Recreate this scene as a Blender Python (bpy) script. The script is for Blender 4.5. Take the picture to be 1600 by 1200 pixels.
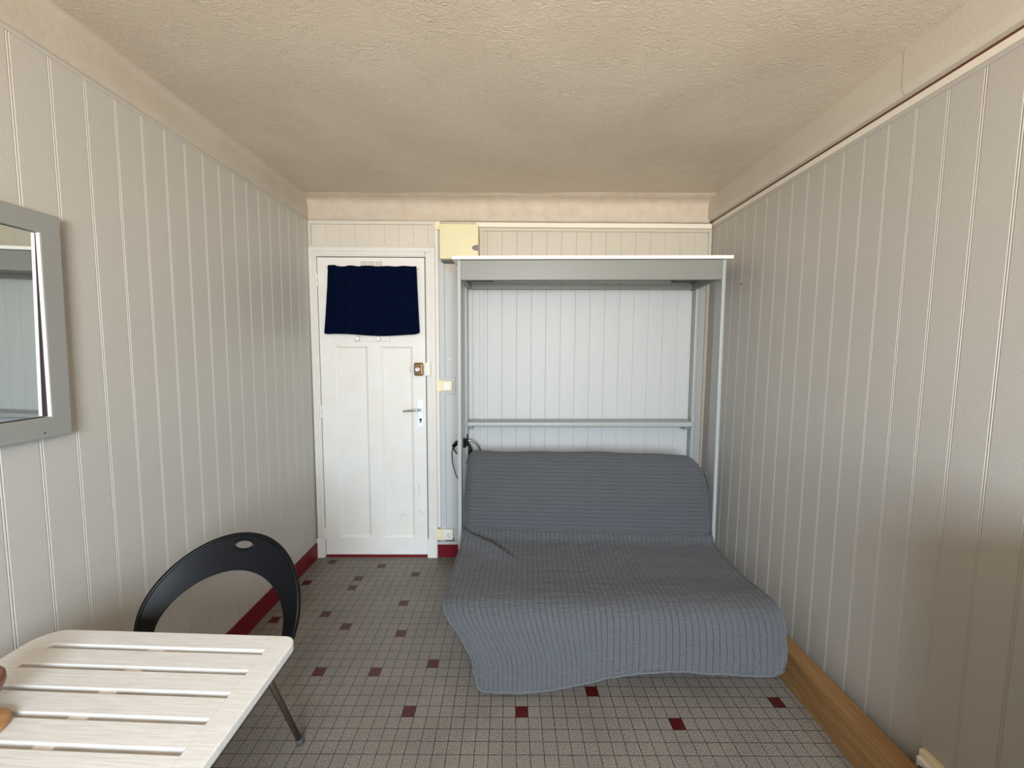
import bpy, bmesh, math, random
from mathutils import Vector, Matrix, noise
random.seed(7)
for o in list(bpy.data.objects): bpy.data.objects.remove(o, do_unlink=True)
SC = bpy.context.scene
COL = SC.collection

# ------------------------------------------------------------------ camera
F_PX, CAM_H, ROLL = 655.0, 1.43, 0.0045
pitch, yaw = math.radians(4.6675), math.radians(0.4584)
c, s = math.cos(pitch), math.sin(pitch)
Rz = Matrix.Rotation(-yaw, 3, 'Z')
Fw = Rz @ Vector((0, c, -s)); Up = Rz @ Vector((0, s, c)); Rt = Rz @ Vector((1, 0, 0))
R2 = Rt * math.cos(ROLL) + Up * math.sin(ROLL); U2 = Up * math.cos(ROLL) - Rt * math.sin(ROLL)
cam = bpy.data.objects.new('camera', bpy.data.cameras.new('camera')); COL.objects.link(cam)
cam.data.sensor_width = 36; cam.data.lens = F_PX * 36 / 1600
cam.data.clip_start = 0.02
m = Matrix((R2, U2, -Fw)).transposed().to_4x4(); m.translation = Vector((0, 0, CAM_H))
cam.matrix_world = m
SC.camera = cam

# ------------------------------------------------------------------ world and daylight
W = bpy.data.worlds.new('world'); SC.world = W; W.use_nodes = True
W.node_tree.nodes['Background'].inputs[0].default_value = (0.62, 0.75, 1.0, 1)
W.node_tree.nodes['Background'].inputs[1].default_value = 0.6

def area(name, loc, rx, rz, sx, sy, power, col, spread=180):
    d = bpy.data.lights.new(name, 'AREA'); d.shape = 'RECTANGLE'; d.size = sx; d.size_y = sy
    d.energy = power; d.color = col; d.spread = math.radians(spread)
    o = bpy.data.objects.new(name, d); COL.objects.link(o)
    o.location = loc; o.rotation_euler = (math.radians(rx), 0, math.radians(rz))
    return o
# daylight entering through the window behind the camera: cool sky from above, warm sunlit ground from below
area('window_sky_light', (0.20, -1.60, 1.52), 90 - 25, 0, 1.0, 1.15, 100, (0.74, 0.875, 1.0), 130)
area('window_ground_light', (0.20, -1.61, 1.52), 90 + 52, 0, 1.0, 1.15, 88, (1.0, 0.75, 0.46), 130)

SC.view_settings.view_transform = 'Standard'
SC.view_settings.look = 'None'
SC.view_settings.gamma = 1
SC.view_settings.use_curve_mapping = False
SC.view_settings.exposure = 0.0

# ------------------------------------------------------------------ materials
def lin(r, g, b):
    f = lambda v: (v / 255 / 12.92) if v / 255 <= 0.04045 else ((v / 255 + 0.055) / 1.055) ** 2.4
    return (f(r), f(g), f(b), 1)

def mat(name, col, rough=0.5, metal=0.0, bump=0.0, bscale=200.0, var=0.0, vscale=3.0, varcol=None, spec=0.5, stretch=(1, 1, 1), sheen=0.0):
    m = bpy.data.materials.new(name); m.use_nodes = True
    nt = m.node_tree; N = nt.nodes; L = nt.links; b = N['Principled BSDF']
    b.inputs['Base Color'].default_value = col; b.inputs['Roughness'].default_value = rough
    b.inputs['Metallic'].default_value = metal
    b.inputs['Specular IOR Level'].default_value = spec
    if sheen: b.inputs['Sheen Weight'].default_value = sheen
    tc = N.new('ShaderNodeTexCoord'); mp = N.new('ShaderNodeMapping'); mp.inputs['Scale'].default_value = stretch
    L.new(tc.outputs['Object'], mp.inputs['Vector'])
    if var:
        n = N.new('ShaderNodeTexNoise'); n.inputs['Scale'].default_value = vscale; n.inputs['Detail'].default_value = 5
        L.new(mp.outputs[0], n.inputs['Vector'])
        r = N.new('ShaderNodeValToRGB'); r.color_ramp.elements[0].position = 0.35; r.color_ramp.elements[1].position = 0.68
        vc = varcol or tuple(x * (1 - var) for x in col[:3]) + (1,)
        r.color_ramp.elements[0].color = vc; r.color_ramp.elements[1].color = col
        L.new(n.outputs['Fac'], r.inputs[0]); L.new(r.outputs[0], b.inputs['Base Color'])
    if bump:
        n2 = N.new('ShaderNodeTexNoise'); n2.inputs['Scale'].default_value = bscale; n2.inputs['Detail'].default_value = 4
        L.new(mp.outputs[0], n2.inputs['Vector'])
        bp = N.new('ShaderNodeBump'); bp.inputs['Strength'].default_value = bump; bp.inputs['Distance'].default_value = 0.002
        L.new(n2.outputs['Fac'], bp.inputs['Height']); L.new(bp.outputs[0], b.inputs['Normal'])
    return m

M = {}
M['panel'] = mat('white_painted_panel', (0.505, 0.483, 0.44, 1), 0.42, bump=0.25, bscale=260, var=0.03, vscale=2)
M['panel_r'] = mat('white_painted_panel_right', (0.465, 0.44, 0.40, 1), 0.45, bump=0.25, bscale=260, var=0.03, vscale=2)  # boards like the left wall's, slightly darker base colour
M['panel_b'] = mat('glossy_white_boards', (0.495, 0.50, 0.495, 1), 0.5, bump=0.5, bscale=25, stretch=(6, 1, 0.6), var=0.03, vscale=2)
M['trim'] = mat('cream_white_trim', (0.78, 0.72, 0.62, 1), 0.45, bump=0.2, bscale=120, var=0.06, vscale=8)
M['door'] = mat('aged_white_door_paint', (0.76, 0.76, 0.74, 1), 0.45, bump=0.4, bscale=90, var=0.06, vscale=7, varcol=(0.75, 0.72, 0.66, 1))
M['plaster'] = mat('cream_plaster', (0.53, 0.47, 0.39, 1), 0.7, bump=0.6, bscale=55, var=0.08, vscale=9)
M['plaster_b'] = mat('stained_plaster', (0.56, 0.49, 0.40, 1), 0.7, bump=0.7, bscale=40, var=0.08, vscale=14, varcol=(0.50, 0.42, 0.33, 1))
M['frontwall'] = mat('grey_plaster', (0.22, 0.21, 0.20, 1), 0.8, bump=0.3, bscale=50)
M['red'] = mat('dark_red_paint', (0.165, 0.004, 0.011, 1), 0.5, bump=0.15, bscale=60, var=0.1, vscale=6, spec=0.25)
M['redline'] = mat('brown_red_wood', (0.11, 0.030, 0.016, 1), 0.7)
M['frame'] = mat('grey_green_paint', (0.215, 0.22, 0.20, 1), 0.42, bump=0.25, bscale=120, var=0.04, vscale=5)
M['frame2'] = mat('grey_green_paint_lit', (0.36, 0.375, 0.365, 1), 0.38, bump=0.2, bscale=120, var=0.03, vscale=5)  # same paint as fascia; stronger light on posts and shelf put into colour
M['frame3'] = mat('grey_mirror_frame_paint', (0.275, 0.275, 0.258, 1), 0.42, bump=0.2, bscale=120, var=0.03, vscale=5)
M['cream_boards'] = mat('cream_toned_boards', (0.52, 0.475, 0.395, 1), 0.45, bump=0.3, bscale=120, var=0.04, vscale=6)
M['casing'] = mat('warm_white_casing_paint', (0.72, 0.695, 0.64, 1), 0.45, bump=0.35, bscale=90, var=0.06, vscale=8)
M['overdoor'] = mat('warm_lit_overdoor_paint', (0.62, 0.575, 0.50, 1), 0.5, bump=0.3, bscale=90, var=0.04, vscale=8)  # warm light high on the wall put into this colour
M['white'] = mat('white_gloss', (0.85, 0.84, 0.80, 1), 0.35)
M['whitewash'] = None
M['yellow'] = mat('yellowed_plastic', (0.70, 0.635, 0.40, 1), 0.45, bump=0.05, var=0.03, vscale=10)
M['cream'] = mat('cream_plastic', (0.80, 0.72, 0.50, 1), 0.35)
M['ivory'] = mat('ivory_plastic', (0.80, 0.77, 0.68, 1), 0.35)
M['rebate'] = mat('dark_rebate_strip', (0.030, 0.012, 0.018, 1), 0.8)  # dark strip between the frame opening and the glass
M['dark'] = mat('dark_hole', (0.02, 0.02, 0.02, 1), 0.7)
M['grey'] = mat('grey_plastic', (0.16, 0.15, 0.16, 1), 0.5)
M['black'] = mat('black_plastic', (0.0016, 0.002, 0.0034, 1), 0.40, bump=0.04, bscale=500, spec=0.22)
M['blackmetal'] = mat('black_metal', (0.012, 0.012, 0.013, 1), 0.35, 0.2)
M['chrome'] = mat('brushed_chrome', (0.72, 0.72, 0.70, 1), 0.22, 1.0)
M['leg'] = mat('dull_bronze_metal', (0.115, 0.082, 0.058, 1), 0.42, 0.55, var=0.3, vscale=30)
M['foot'] = mat('grey_rubber', (0.055, 0.055, 0.052, 1), 0.7)
M['plate'] = mat('white_enamel', (0.86, 0.90, 0.93, 1), 0.25)
M['brass'] = mat('bronze_lacquer', (0.20, 0.115, 0.045, 1), 0.28, 0.6)
M['steel'] = mat('dull_steel', (0.42, 0.42, 0.41, 1), 0.4, 0.7)
M['pine'] = mat('varnished_pine', (0.31, 0.17, 0.062, 1), 0.5, bump=0.3, bscale=14, stretch=(14, 0.7, 14), var=0.35, vscale=6, varcol=(0.21, 0.105, 0.035, 1))
M['oak'] = mat('honey_wood', (0.55, 0.28, 0.10, 1), 0.4, bump=0.2, bscale=20, stretch=(2, 14, 14), var=0.4, vscale=9)
M['brownwood'] = mat('brown_turned_wood', (0.24, 0.085, 0.03, 1), 0.35, bump=0.2, bscale=20, var=0.4, vscale=14)
M['mattress'] = mat('grey_ticking', (0.30, 0.31, 0.33, 1), 0.9)
M['mirror'] = mat('mirror_glass', (0.66, 0.70, 0.68, 1), 0.015, 1.0)
M['bluecloth'] = mat('navy_cotton', (0.0008, 0.0036, 0.0200, 1), 0.95, bump=0.5, bscale=420, var=0.25, vscale=40, spec=0.06)
M['scuff'] = mat('dark_scuff', (0.25, 0.22, 0.19, 1), 0.7)

def nodes(name):
    m = bpy.data.materials.new(name); m.use_nodes = True
    return m, m.node_tree.nodes, m.node_tree.links, m.node_tree.nodes['Principled BSDF']

def math_n(N, L, op, a, b=None, c_=None):
    n = N.new('ShaderNodeMath'); n.operation = op
    for i, v in enumerate((a, b, c_)):
        if v is None: continue
        if isinstance(v, (int, float)): n.inputs[i].default_value = v
        else: L.new(v, n.inputs[i])
    return n.outputs[0]

# rough stippled ceiling
def ceiling_mat():
    m, N, L, b = nodes('rough_plaster_ceiling')
    tc = N.new('ShaderNodeTexCoord')
    n = N.new('ShaderNodeTexNoise'); n.inputs['Scale'].default_value = 2.2; n.inputs['Detail'].default_value = 5
    L.new(tc.outputs['Object'], n.inputs['Vector'])
    r = N.new('ShaderNodeValToRGB'); r.color_ramp.elements[0].position = 0.3; r.color_ramp.elements[1].position = 0.7
    r.color_ramp.elements[0].color = (0.56, 0.49, 0.40, 1); r.color_ramp.elements[1].color = (0.64, 0.57, 0.475, 1)
    L.new(n.outputs['Fac'], r.inputs[0]); L.new(r.outputs[0], b.inputs['Base Color'])
    b.inputs['Roughness'].default_value = 0.6
    mp = N.new('ShaderNodeMapping'); mp.inputs['Scale'].default_value = (1.0, 1.7, 1)
    L.new(tc.outputs['Object'], mp.inputs['Vector'])
    n0 = N.new('ShaderNodeTexNoise'); n0.inputs['Scale'].default_value = 26; n0.inputs['Detail'].default_value = 6
    n0.inputs['Roughness'].default_value = 0.6; n0.inputs['Distortion'].default_value = 1.6
    L.new(mp.outputs[0], n0.inputs['Vector'])
    ridge = math_n(N, L, 'ABSOLUTE', math_n(N, L, 'SUBTRACT', n0.outputs['Fac'], 0.5))
    ridge = math_n(N, L, 'POWER', math_n(N, L, 'SUBTRACT', 1.0, math_n(N, L, 'MULTIPLY', ridge, 5.0)), 3.0)
    n3 = N.new('ShaderNodeTexNoise'); n3.inputs['Scale'].default_value = 90; n3.inputs['Detail'].default_value = 4
    L.new(tc.outputs['Object'], n3.inputs['Vector'])
    nm = N.new('ShaderNodeTexNoise'); nm.inputs['Scale'].default_value = 9; nm.inputs['Detail'].default_value = 3
    L.new(tc.outputs['Object'], nm.inputs['Vector'])
    mk = N.new('ShaderNodeMapRange'); mk.inputs[1].default_value = 0.46; mk.inputs[2].default_value = 0.66; L.new(nm.outputs['Fac'], mk.inputs[0])
    h = math_n(N, L, 'ADD', math_n(N, L, 'MULTIPLY', math_n(N, L, 'MULTIPLY', ridge, math_n(N, L, 'ADD', mk.outputs[0], 0.22)), 0.75), math_n(N, L, 'MULTIPLY', n3.outputs['Fac'], 0.40))
    bp = N.new('ShaderNodeBump'); bp.inputs['Strength'].default_value = 0.45; bp.inputs['Distance'].default_value = 0.006
    L.new(h, bp.inputs['Height']); L.new(bp.outputs[0], b.inputs['Normal'])
    return m
M['ceiling'] = ceiling_mat()

# speckled stoneware tiles with dark joints, UV 0..1 per tile
def tile_mat(name, c0, c1, rough):
    m, N, L, b = nodes(name)
    tc = N.new('ShaderNodeTexCoord')
    n = N.new('ShaderNodeTexNoise'); n.inputs['Scale'].default_value = 330; n.inputs['Detail'].default_value = 2
    L.new(tc.outputs['Object'], n.inputs['Vector'])
    r = N.new('ShaderNodeValToRGB'); r.color_ramp.elements[0].position = 0.36; r.color_ramp.elements[1].position = 0.62
    r.color_ramp.elements[0].color = c0; r.color_ramp.elements[1].color = c1
    L.new(n.outputs['Fac'], r.inputs[0])
    n2 = N.new('ShaderNodeTexNoise'); n2.inputs['Scale'].default_value = 5; n2.inputs['Detail'].default_value = 4
    L.new(tc.outputs['Object'], n2.inputs['Vector'])
    sp = N.new('ShaderNodeSeparateXYZ'); L.new(tc.outputs['UV'], sp.inputs[0])
    def edge(o):
        return math_n(N, L, 'MINIMUM', o, math_n(N, L, 'SUBTRACT', 1.0, o))
    d = math_n(N, L, 'MINIMUM', edge(sp.outputs[0]), edge(sp.outputs[1]))
    g = math_n(N, L, 'SMOOTHSTEP' if False else 'GREATER_THAN', d, 0.025)
    mul = N.new('ShaderNodeMix'); mul.data_type = 'RGBA'; mul.blend_type = 'MULTIPLY'
    mul.inputs[0].default_value = 1
    mr = N.new('ShaderNodeMapRange'); mr.inputs[1].default_value = 0.3; mr.inputs[2].default_value = 0.7; mr.inputs[3].default_value = 0.84; mr.inputs[4].default_value = 1.05
    L.new(n2.outputs['Fac'], mr.inputs[0])
    L.new(r.outputs[0], mul.inputs[6]); L.new(mr.outputs[0], mul.inputs[7])
    mx = N.new('ShaderNodeMix'); mx.data_type = 'RGBA'
    mx.inputs[6].default_value = (0.022, 0.015, 0.012, 1)
    L.new(g, mx.inputs[0]); L.new(mul.outputs[2], mx.inputs[7])
    L.new(mx.outputs[2], b.inputs['Base Color'])
    b.inputs['Roughness'].default_value = rough
    bp = N.new('ShaderNodeBump'); bp.inputs['Strength'].default_value = 0.35; bp.inputs['Distance'].default_value = 0.001
    L.new(g, bp.inputs['Height']); L.new(bp.outputs[0], b.inputs['Normal'])
    return m
M['tile'] = tile_mat('speckled_grey_tile', (0.052, 0.043, 0.034, 1), (0.31, 0.274, 0.232, 1), 0.5)
M['redtile'] = tile_mat('dark_red_tile', (0.048, 0.004, 0.0035, 1), (0.066, 0.006, 0.005, 1), 0.4)

# quilted grey cover: stitch lines along one UV axis, fine crinkle across
def quilt_mat(name, axis, pitch, warp):
    m, N, L, b = nodes(name)
    tc = N.new('ShaderNodeTexCoord')
    sp = N.new('ShaderNodeSeparateXYZ'); L.new(tc.outputs['UV'], sp.inputs[0])
    w = N.new('ShaderNodeTexNoise'); w.inputs['Scale'].default_value = 7; w.inputs['Detail'].default_value = 3
    L.new(tc.outputs['UV'], w.inputs['Vector'])
    a = sp.outputs[axis]
    a = math_n(N, L, 'ADD', a, math_n(N, L, 'MULTIPLY', math_n(N, L, 'SUBTRACT', w.outputs['Fac'], 0.5), warp))
    fr = math_n(N, L, 'FRACT', math_n(N, L, 'MULTIPLY', a, 1.0 / pitch))
    tri = math_n(N, L, 'MULTIPLY', math_n(N, L, 'MINIMUM', fr, math_n(N, L, 'SUBTRACT', 1.0, fr)), 2.0)
    puff = math_n(N, L, 'POWER', math_n(N, L, 'MAXIMUM', tri, 0.0001), 0.45)
    line = math_n(N, L, 'LESS_THAN', tri, 0.10 if axis == 0 else 0.085)
    mp = N.new('ShaderNodeMapping')
    mp.inputs['Scale'].default_value = (30, 110, 30) if axis == 0 else (16, 120, 30)
    L.new(tc.outputs['UV'], mp.inputs['Vector'])
    cr = N.new('ShaderNodeTexNoise'); cr.inputs['Scale'].default_value = 1; cr.inputs['Detail'].default_value = 4; cr.inputs['Distortion'].default_value = 0.6
    L.new(mp.outputs[0], cr.inputs['Vector'])
    wv = N.new('ShaderNodeTexNoise'); wv.inputs['Scale'].default_value = 700; wv.inputs['Detail'].default_value = 2
    L.new(tc.outputs['UV'], wv.inputs['Vector'])
    # heathered yarn colour
    r = N.new('ShaderNodeValToRGB'); r.color_ramp.elements[0].position = 0.3; r.color_ramp.elements[1].position = 0.72
    r.color_ramp.elements[0].color = (0.067, 0.069, 0.075, 1); r.color_ramp.elements[1].color = (0.114, 0.117, 0.126, 1)
    L.new(wv.outputs['Fac'], r.inputs[0])
    mx = N.new('ShaderNodeMix'); mx.data_type = 'RGBA'
    mx.inputs[7].default_value = (0.028, 0.029, 0.032, 1)
    brk = N.new('ShaderNodeTexNoise'); brk.inputs['Scale'].default_value = 9; brk.inputs['Detail'].default_value = 2
    L.new(tc.outputs['UV'], brk.inputs['Vector'])
    L.new(math_n(N, L, 'MULTIPLY', line, math_n(N, L, 'MULTIPLY', brk.outputs['Fac'], 1.6)), mx.inputs[0]); L.new(r.outputs[0], mx.inputs[6])
    L.new(mx.outputs[2], b.inputs['Base Color'])
    b.inputs['Roughness'].default_value = 0.9; b.inputs['Specular IOR Level'].default_value = 0.2
    b.inputs['Sheen Weight'].default_value = 0.15
    h = math_n(N, L, 'ADD', math_n(N, L, 'MULTIPLY', puff, 0.0026 if axis == 0 else 0.0012), math_n(N, L, 'MULTIPLY', cr.outputs['Fac'], 0.0055 if axis == 0 else 0.0062))
    h = math_n(N, L, 'ADD', h, math_n(N, L, 'MULTIPLY', wv.outputs['Fac'], 0.0006))
    bp = N.new('ShaderNodeBump'); bp.inputs['Strength'].default_value = 1.0; bp.inputs['Distance'].default_value = 1.4
    L.new(h, bp.inputs['Height']); L.new(bp.outputs[0], b.inputs['Normal'])
    return m
M['quilt_seat'] = quilt_mat('quilted_grey_cotton_lengthwise', 0, 0.0255, 0.004)
M['quilt_back'] = quilt_mat('quilted_grey_cotton_crosswise', 1, 0.0225, 0.010)

# whitewashed wood grain
def whitewash():
    m, N, L, b = nodes('whitewashed_wood')
    tc = N.new('ShaderNodeTexCoord'); mp = N.new('ShaderNodeMapping'); mp.inputs['Scale'].default_value = (14, 260, 90)
    L.new(tc.outputs['Object'], mp.inputs['Vector'])
    n = N.new('ShaderNodeTexNoise'); n.inputs['Scale'].default_value = 1; n.inputs['Detail'].default_value = 6
    L.new(mp.outputs[0], n.inputs['Vector'])
    r = N.new('ShaderNodeValToRGB'); r.color_ramp.elements[0].position = 0.25; r.color_ramp.elements[1].position = 0.7
    r.color_ramp.elements[0].color = (0.57, 0.545, 0.515, 1); r.color_ramp.elements[1].color = (0.70, 0.69, 0.665, 1)
    L.new(n.outputs['Fac'], r.inputs[0]); L.new(r.outputs[0], b.inputs['Base Color'])
    b.inputs['Roughness'].default_value = 0.55
    bp = N.new('ShaderNodeBump'); bp.inputs['Strength'].default_value = 0.3; bp.inputs['Distance'].default_value = 0.001
    L.new(n.outputs['Fac'], bp.inputs['Height']); L.new(bp.outputs[0], b.inputs['Normal'])
    return m
M['whitewash'] = whitewash()

# ------------------------------------------------------------------ mesh helpers
class MB:
    def __init__(s): s.v = []; s.f = []
    def add(s, vs, fs):
        o = len(s.v); s.v += [tuple(p) for p in vs]; s.f += [tuple(i + o for i in f) for f in fs]; return s
    def box(s, x0, x1, y0, y1, z0, z1):
        v = [(x0, y0, z0), (x1, y0, z0), (x1, y1, z0), (x0, y1, z0), (x0, y0, z1), (x1, y0, z1), (x1, y1, z1), (x0, y1, z1)]
        return s.add(v, [(3, 2, 1, 0), (4, 5, 6, 7), (0, 1, 5, 4), (1, 2, 6, 5), (2, 3, 7, 6), (3, 0, 4, 7)])
    def hexa(s, b, t):   # two quads of corners (counter-clockwise from above)
        return s.add(list(b) + list(t), [(3, 2, 1, 0), (4, 5, 6, 7), (0, 1, 5, 4), (1, 2, 6, 5), (2, 3, 7, 6), (3, 0, 4, 7)])
    def prism(s, pts, axis, a, b):   # closed polygon in the other two axes extruded along axis
        def P(p, q):
            if axis == 0: return (q, p[0], p[1])
            if axis == 1: return (p[0], q, p[1])
            return (p[0], p[1], q)
        n = len(pts)
        vs = [P(p, a) for p in pts] + [P(p, b) for p in pts]
        fs = [tuple(range(n - 1, -1, -1)), tuple(range(n, 2 * n))] + [(i, (i + 1) % n, n + (i + 1) % n, n + i) for i in range(n)]
        return s.add(vs, fs)
    def tube(s, pts, r, n=12, caps=True):
        pts = [Vector(p) for p in pts]; rs = r if isinstance(r, (list, tuple)) else [r] * len(pts)
        ref = None; rings = []
        for i, p in enumerate(pts):
            t = (pts[min(i + 1, len(pts) - 1)] - pts[max(i - 1, 0)]).normalized()
            if ref is None:
                ref = t.orthogonal().normalized()
            ref = (ref - t * ref.dot(t)).normalized(); b = t.cross(ref)
            rings.append([p + (ref * math.cos(2 * math.pi * k / n) + b * math.sin(2 * math.pi * k / n)) * rs[i] for k in range(n)])
        vs = [q for rg in rings for q in rg]; fs = []
        for i in range(len(pts) - 1):
            for k in range(n):
                fs.append((i * n + k, i * n + (k + 1) % n, (i + 1) * n + (k + 1) % n, (i + 1) * n + k))
        if caps: fs += [tuple(range(n - 1, -1, -1)), tuple((len(pts) - 1) * n + k for k in range(n))]
        return s.add(vs, fs)
    def lathe(s, prof, centre, axis='Z', n=32):   # profile of (radius, height)
        C = Vector(centre); vs = []; fs = []
        for (r, h) in prof:
            for k in range(n):
                a = 2 * math.pi * k / n; x, y = r * math.cos(a), r * math.sin(a)
                v = {'Z': (x, y, h), 'Y': (x, -h, y), 'X': (h, x, y)}[axis]
                vs.append(tuple(C + Vector(v)))
        for i in range(len(prof) - 1):
            for k in range(n):
                fs.append((i * n + k, i * n + (k + 1) % n, (i + 1) * n + (k + 1) % n, (i + 1) * n + k))
        fs += [tuple(range(n - 1, -1, -1)), tuple((len(prof) - 1) * n + k for k in range(n))]
        return s.add(vs, fs)
    def build(s, name, m, parent=None, bevel=0.0, smooth=False, world=True, segs=2, solid=0.0, subd=0, offset=0.0):
        me = bpy.data.meshes.new(name)
        off = Vector((0, 0, 0))
        if parent is not None and world: off = TLOC[parent.name]
        me.from_pydata([tuple(Vector(p) - off) for p in s.v], [], s.f); me.update()
        bm = bmesh.new(); bm.from_mesh(me); bmesh.ops.recalc_face_normals(bm, faces=bm.faces); bm.to_mesh(me); bm.free()
        o = bpy.data.objects.new(name, me); COL.objects.link(o)
        for mm in (m if isinstance(m, (list, tuple)) else [m]): me.materials.append(mm)
        if parent is not None:
            o.parent = parent; TLOC[o.name] = off if world else Vector((0, 0, 0))
        else: TLOC[o.name] = Vector((0, 0, 0))
        if solid:
            md = o.modifiers.new('solid', 'SOLIDIFY'); md.thickness = solid; md.offset = offset
        if bevel:
            md = o.modifiers.new('bevel', 'BEVEL'); md.width = bevel; md.segments = segs; md.limit_method = 'ANGLE'; md.angle_limit = math.radians(40)
        if subd:
            md = o.modifiers.new('sub', 'SUBSURF'); md.levels = subd; md.render_levels = subd
        if smooth or bevel:
            for p in me.polygons: p.use_smooth = True
            if bevel and not smooth:
                for p in me.polygons: p.use_smooth = False
        return o
TLOC = {}
def thing(name, loc, label=None, cat=None, rz=0, group=None, kind=None):
    o = bpy.data.objects.new(name, None); COL.objects.link(o); o.empty_display_size = 0.05
    o.location = loc; o.rotation_euler = (0, 0, rz); TLOC[o.name] = Vector(loc)
    return tag(o, label, cat, group, kind)
def tag(o, label=None, cat=None, group=None, kind=None):
    if label: o['label'] = label
    if cat: o['category'] = cat
    if group: o['group'] = group
    if kind: o['kind'] = kind
    return o
def struct(o, label=None, cat=None): return tag(o, label, cat, None, 'structure')

# ------------------------------------------------------------------ room shell
YB, YF = 2.80, -1.62                 # back and front wall faces
ZC = 2.40
XL0, XL1 = -1.312, -1.303            # left wall at floor / top
XR0, XR1 = 1.312, 1.331              # right wall at floor / top

# floor: small square tiles, a few dark red ones
def floor_build():
    red = {(-25, 22), (-18, 21), (-13, 19), (-20, 18), (-26, 17), (-20, 16), (-13, 13), (-21, 11), (-26, 10), (-18, 9), (-12, 8), (-8, 4), (-18, 3), (-13, 3), (-9, -1), (-8, 20), (-8, 13), (0, -1), (12, -2), (21, 0), (6, 1)}
    rr = random.Random(3)
    for k in range(60):
        i, n = rr.randint(-26, 24), rr.randint(-60, 20)
        if n < -5 or (i > -7 and n > 3): red.add((i, n))
    def P(i, n):
        X = -0.062 + 0.9926 * i; Y = -0.059 + 1.0149 * n - 0.00826 * X
        return (0.035 + 0.05 * X, 1.578 + 0.05 * Y)
    bm = bmesh.new(); uv = bm.loops.layers.uv.new('uv')
    for i in range(-28, 27):
        for n in range(-64, 26):
            cs = [P(i, n), P(i + 1, n), P(i + 1, n + 1), P(i, n + 1)]
            q = [(min(max(x, XL0 - 0.02), XR0 + 0.02), min(max(y, YF - 0.02), YB + 0.05)) for x, y in cs]
            if q[1][0] - q[0][0] < 1e-4 or q[3][1] - q[0][1] < 1e-4: continue
            vs = [bm.verts.new((x, y, 0)) for x, y in q]
            f = bm.faces.new(vs)
            for l, (x, y), t in zip(f.loops, q, ((0, 0), (1, 0), (1, 1), (0, 1))):
                ux = (x - cs[0][0]) / (cs[1][0] - cs[0][0]); uy = (y - cs[0][1]) / (cs[3][1] - cs[0][1])
                l[uv].uv = (min(max(ux, 0), 1), min(max(uy, 0), 1))
            f.material_index = 1 if (i, n) in red else 0
    me = bpy.data.meshes.new('floor'); bm.to_mesh(me); bm.free()
    me.materials.append(M['tile']); me.materials.append(M['redtile'])
    o = bpy.data.objects.new('floor', me); COL.objects.link(o)
    struct(o)
    # slab below
    return o
floor_build()

# ceiling, gently uneven
def ceiling_build():
    b = MB(); nx, ny = 60, 90
    for j in range(ny + 1):
        for i in range(nx + 1):
            x = -1.34 + 2.70 * i / nx; y = YF - 0.02 + (YB + 0.06 - YF) * j / ny
            z = ZC + 0.0035 * x + 0.004 * noise.noise(Vector((x * 1.3, y * 1.3, 0.5))) + 0.0012 * noise.noise(Vector((x * 9, y * 9, 2)))
            b.v.append((x, y, z))
    for j in range(ny):
        for i in range(nx):
            a = j * (nx + 1) + i; b.f.append((a, a + 1, a + nx + 2, a + nx + 1))
    n = len(b.v)
    o = b.build('ceiling', M['ceiling'], smooth=True, solid=0.06, offset=1 if False else 0)
    o.modifiers['solid'].offset = -1
    return struct(o)
ce = ceiling_build()
# make sure the ceiling thickness goes upwards
nz = ce.data.polygons[0].normal.z
ce.modifiers['solid'].offset = 1.0 if nz > 0 else -1.0

def groove_profile(start, pitch, lo, hi, w=0.0042, gap=0.0022, depth=0.0030, back=0.0012):
    """list of (position, depth): two small grooves at each board joint"""
    pts = [(lo, 0.0)]
    k = math.ceil((lo + 0.01 - start) / pitch); p = start + k * pitch
    while p < hi - 0.01:
        a = p - gap / 2 - w; b_ = p + gap / 2
        for q in (a, b_):
            pts += [(q, 0), (q + back, depth), (q + w, 0)]
        p += pitch
    pts.append((hi, 0.0)); return pts

def side_panel(name, prof, x0, x1, z0, z1, sgn, m, thick=0.03):
    """boards on a side wall; sgn +1 when the room is towards +x"""
    b = MB(); n = len(prof)
    for (zz, xx) in ((z0, x0), (z1, x1)):
        for (y, d) in prof: b.v.append((xx - sgn * d, y, zz))
    for (zz, xx) in ((z0, x0), (z1, x1)):
        for (y, d) in prof: b.v.append((xx - sgn * thick, y, zz))
    for i in range(n - 1):
        b.f.append((i, i + 1, n + i + 1, n + i)); b.f.append((2 * n + i + 1, 2 * n + i, 3 * n + i, 3 * n + i + 1))
        b.f.append((i + 1, i, 2 * n + i, 2 * n + i + 1)); b.f.append((n + i, n + i + 1, 3 * n + i + 1, 3 * n + i))
    b.f.append((0, n, 3 * n, 2 * n)); b.f.append((n - 1, 3 * n - 1, 4 * n - 1, 2 * n - 1))
    return b.build(name, m)

def back_panel(name, prof, y, z0, z1, m, parent=None, thick=0.02):
    b = MB(); n = len(prof)
    for zz in (z0, z1):
        for (x, d) in prof: b.v.append((x, y + d, zz))
    for zz in (z0, z1):
        for (x, d) in prof: b.v.append((x, y + thick, zz))
    for i in range(n - 1):
        b.f.append((i, i + 1, n + i + 1, n + i)); b.f.append((2 * n + i + 1, 2 * n + i, 3 * n + i, 3 * n + i + 1))
        b.f.append((i + 1, i, 2 * n + i, 2 * n + i + 1)); b.f.append((n + i, n + i + 1, 3 * n + i + 1, 3 * n + i))
    b.f.append((0, n, 3 * n, 2 * n)); b.f.append((n - 1, 3 * n - 1, 4 * n - 1, 2 * n - 1))
    return b.build(name, m, parent)

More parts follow.
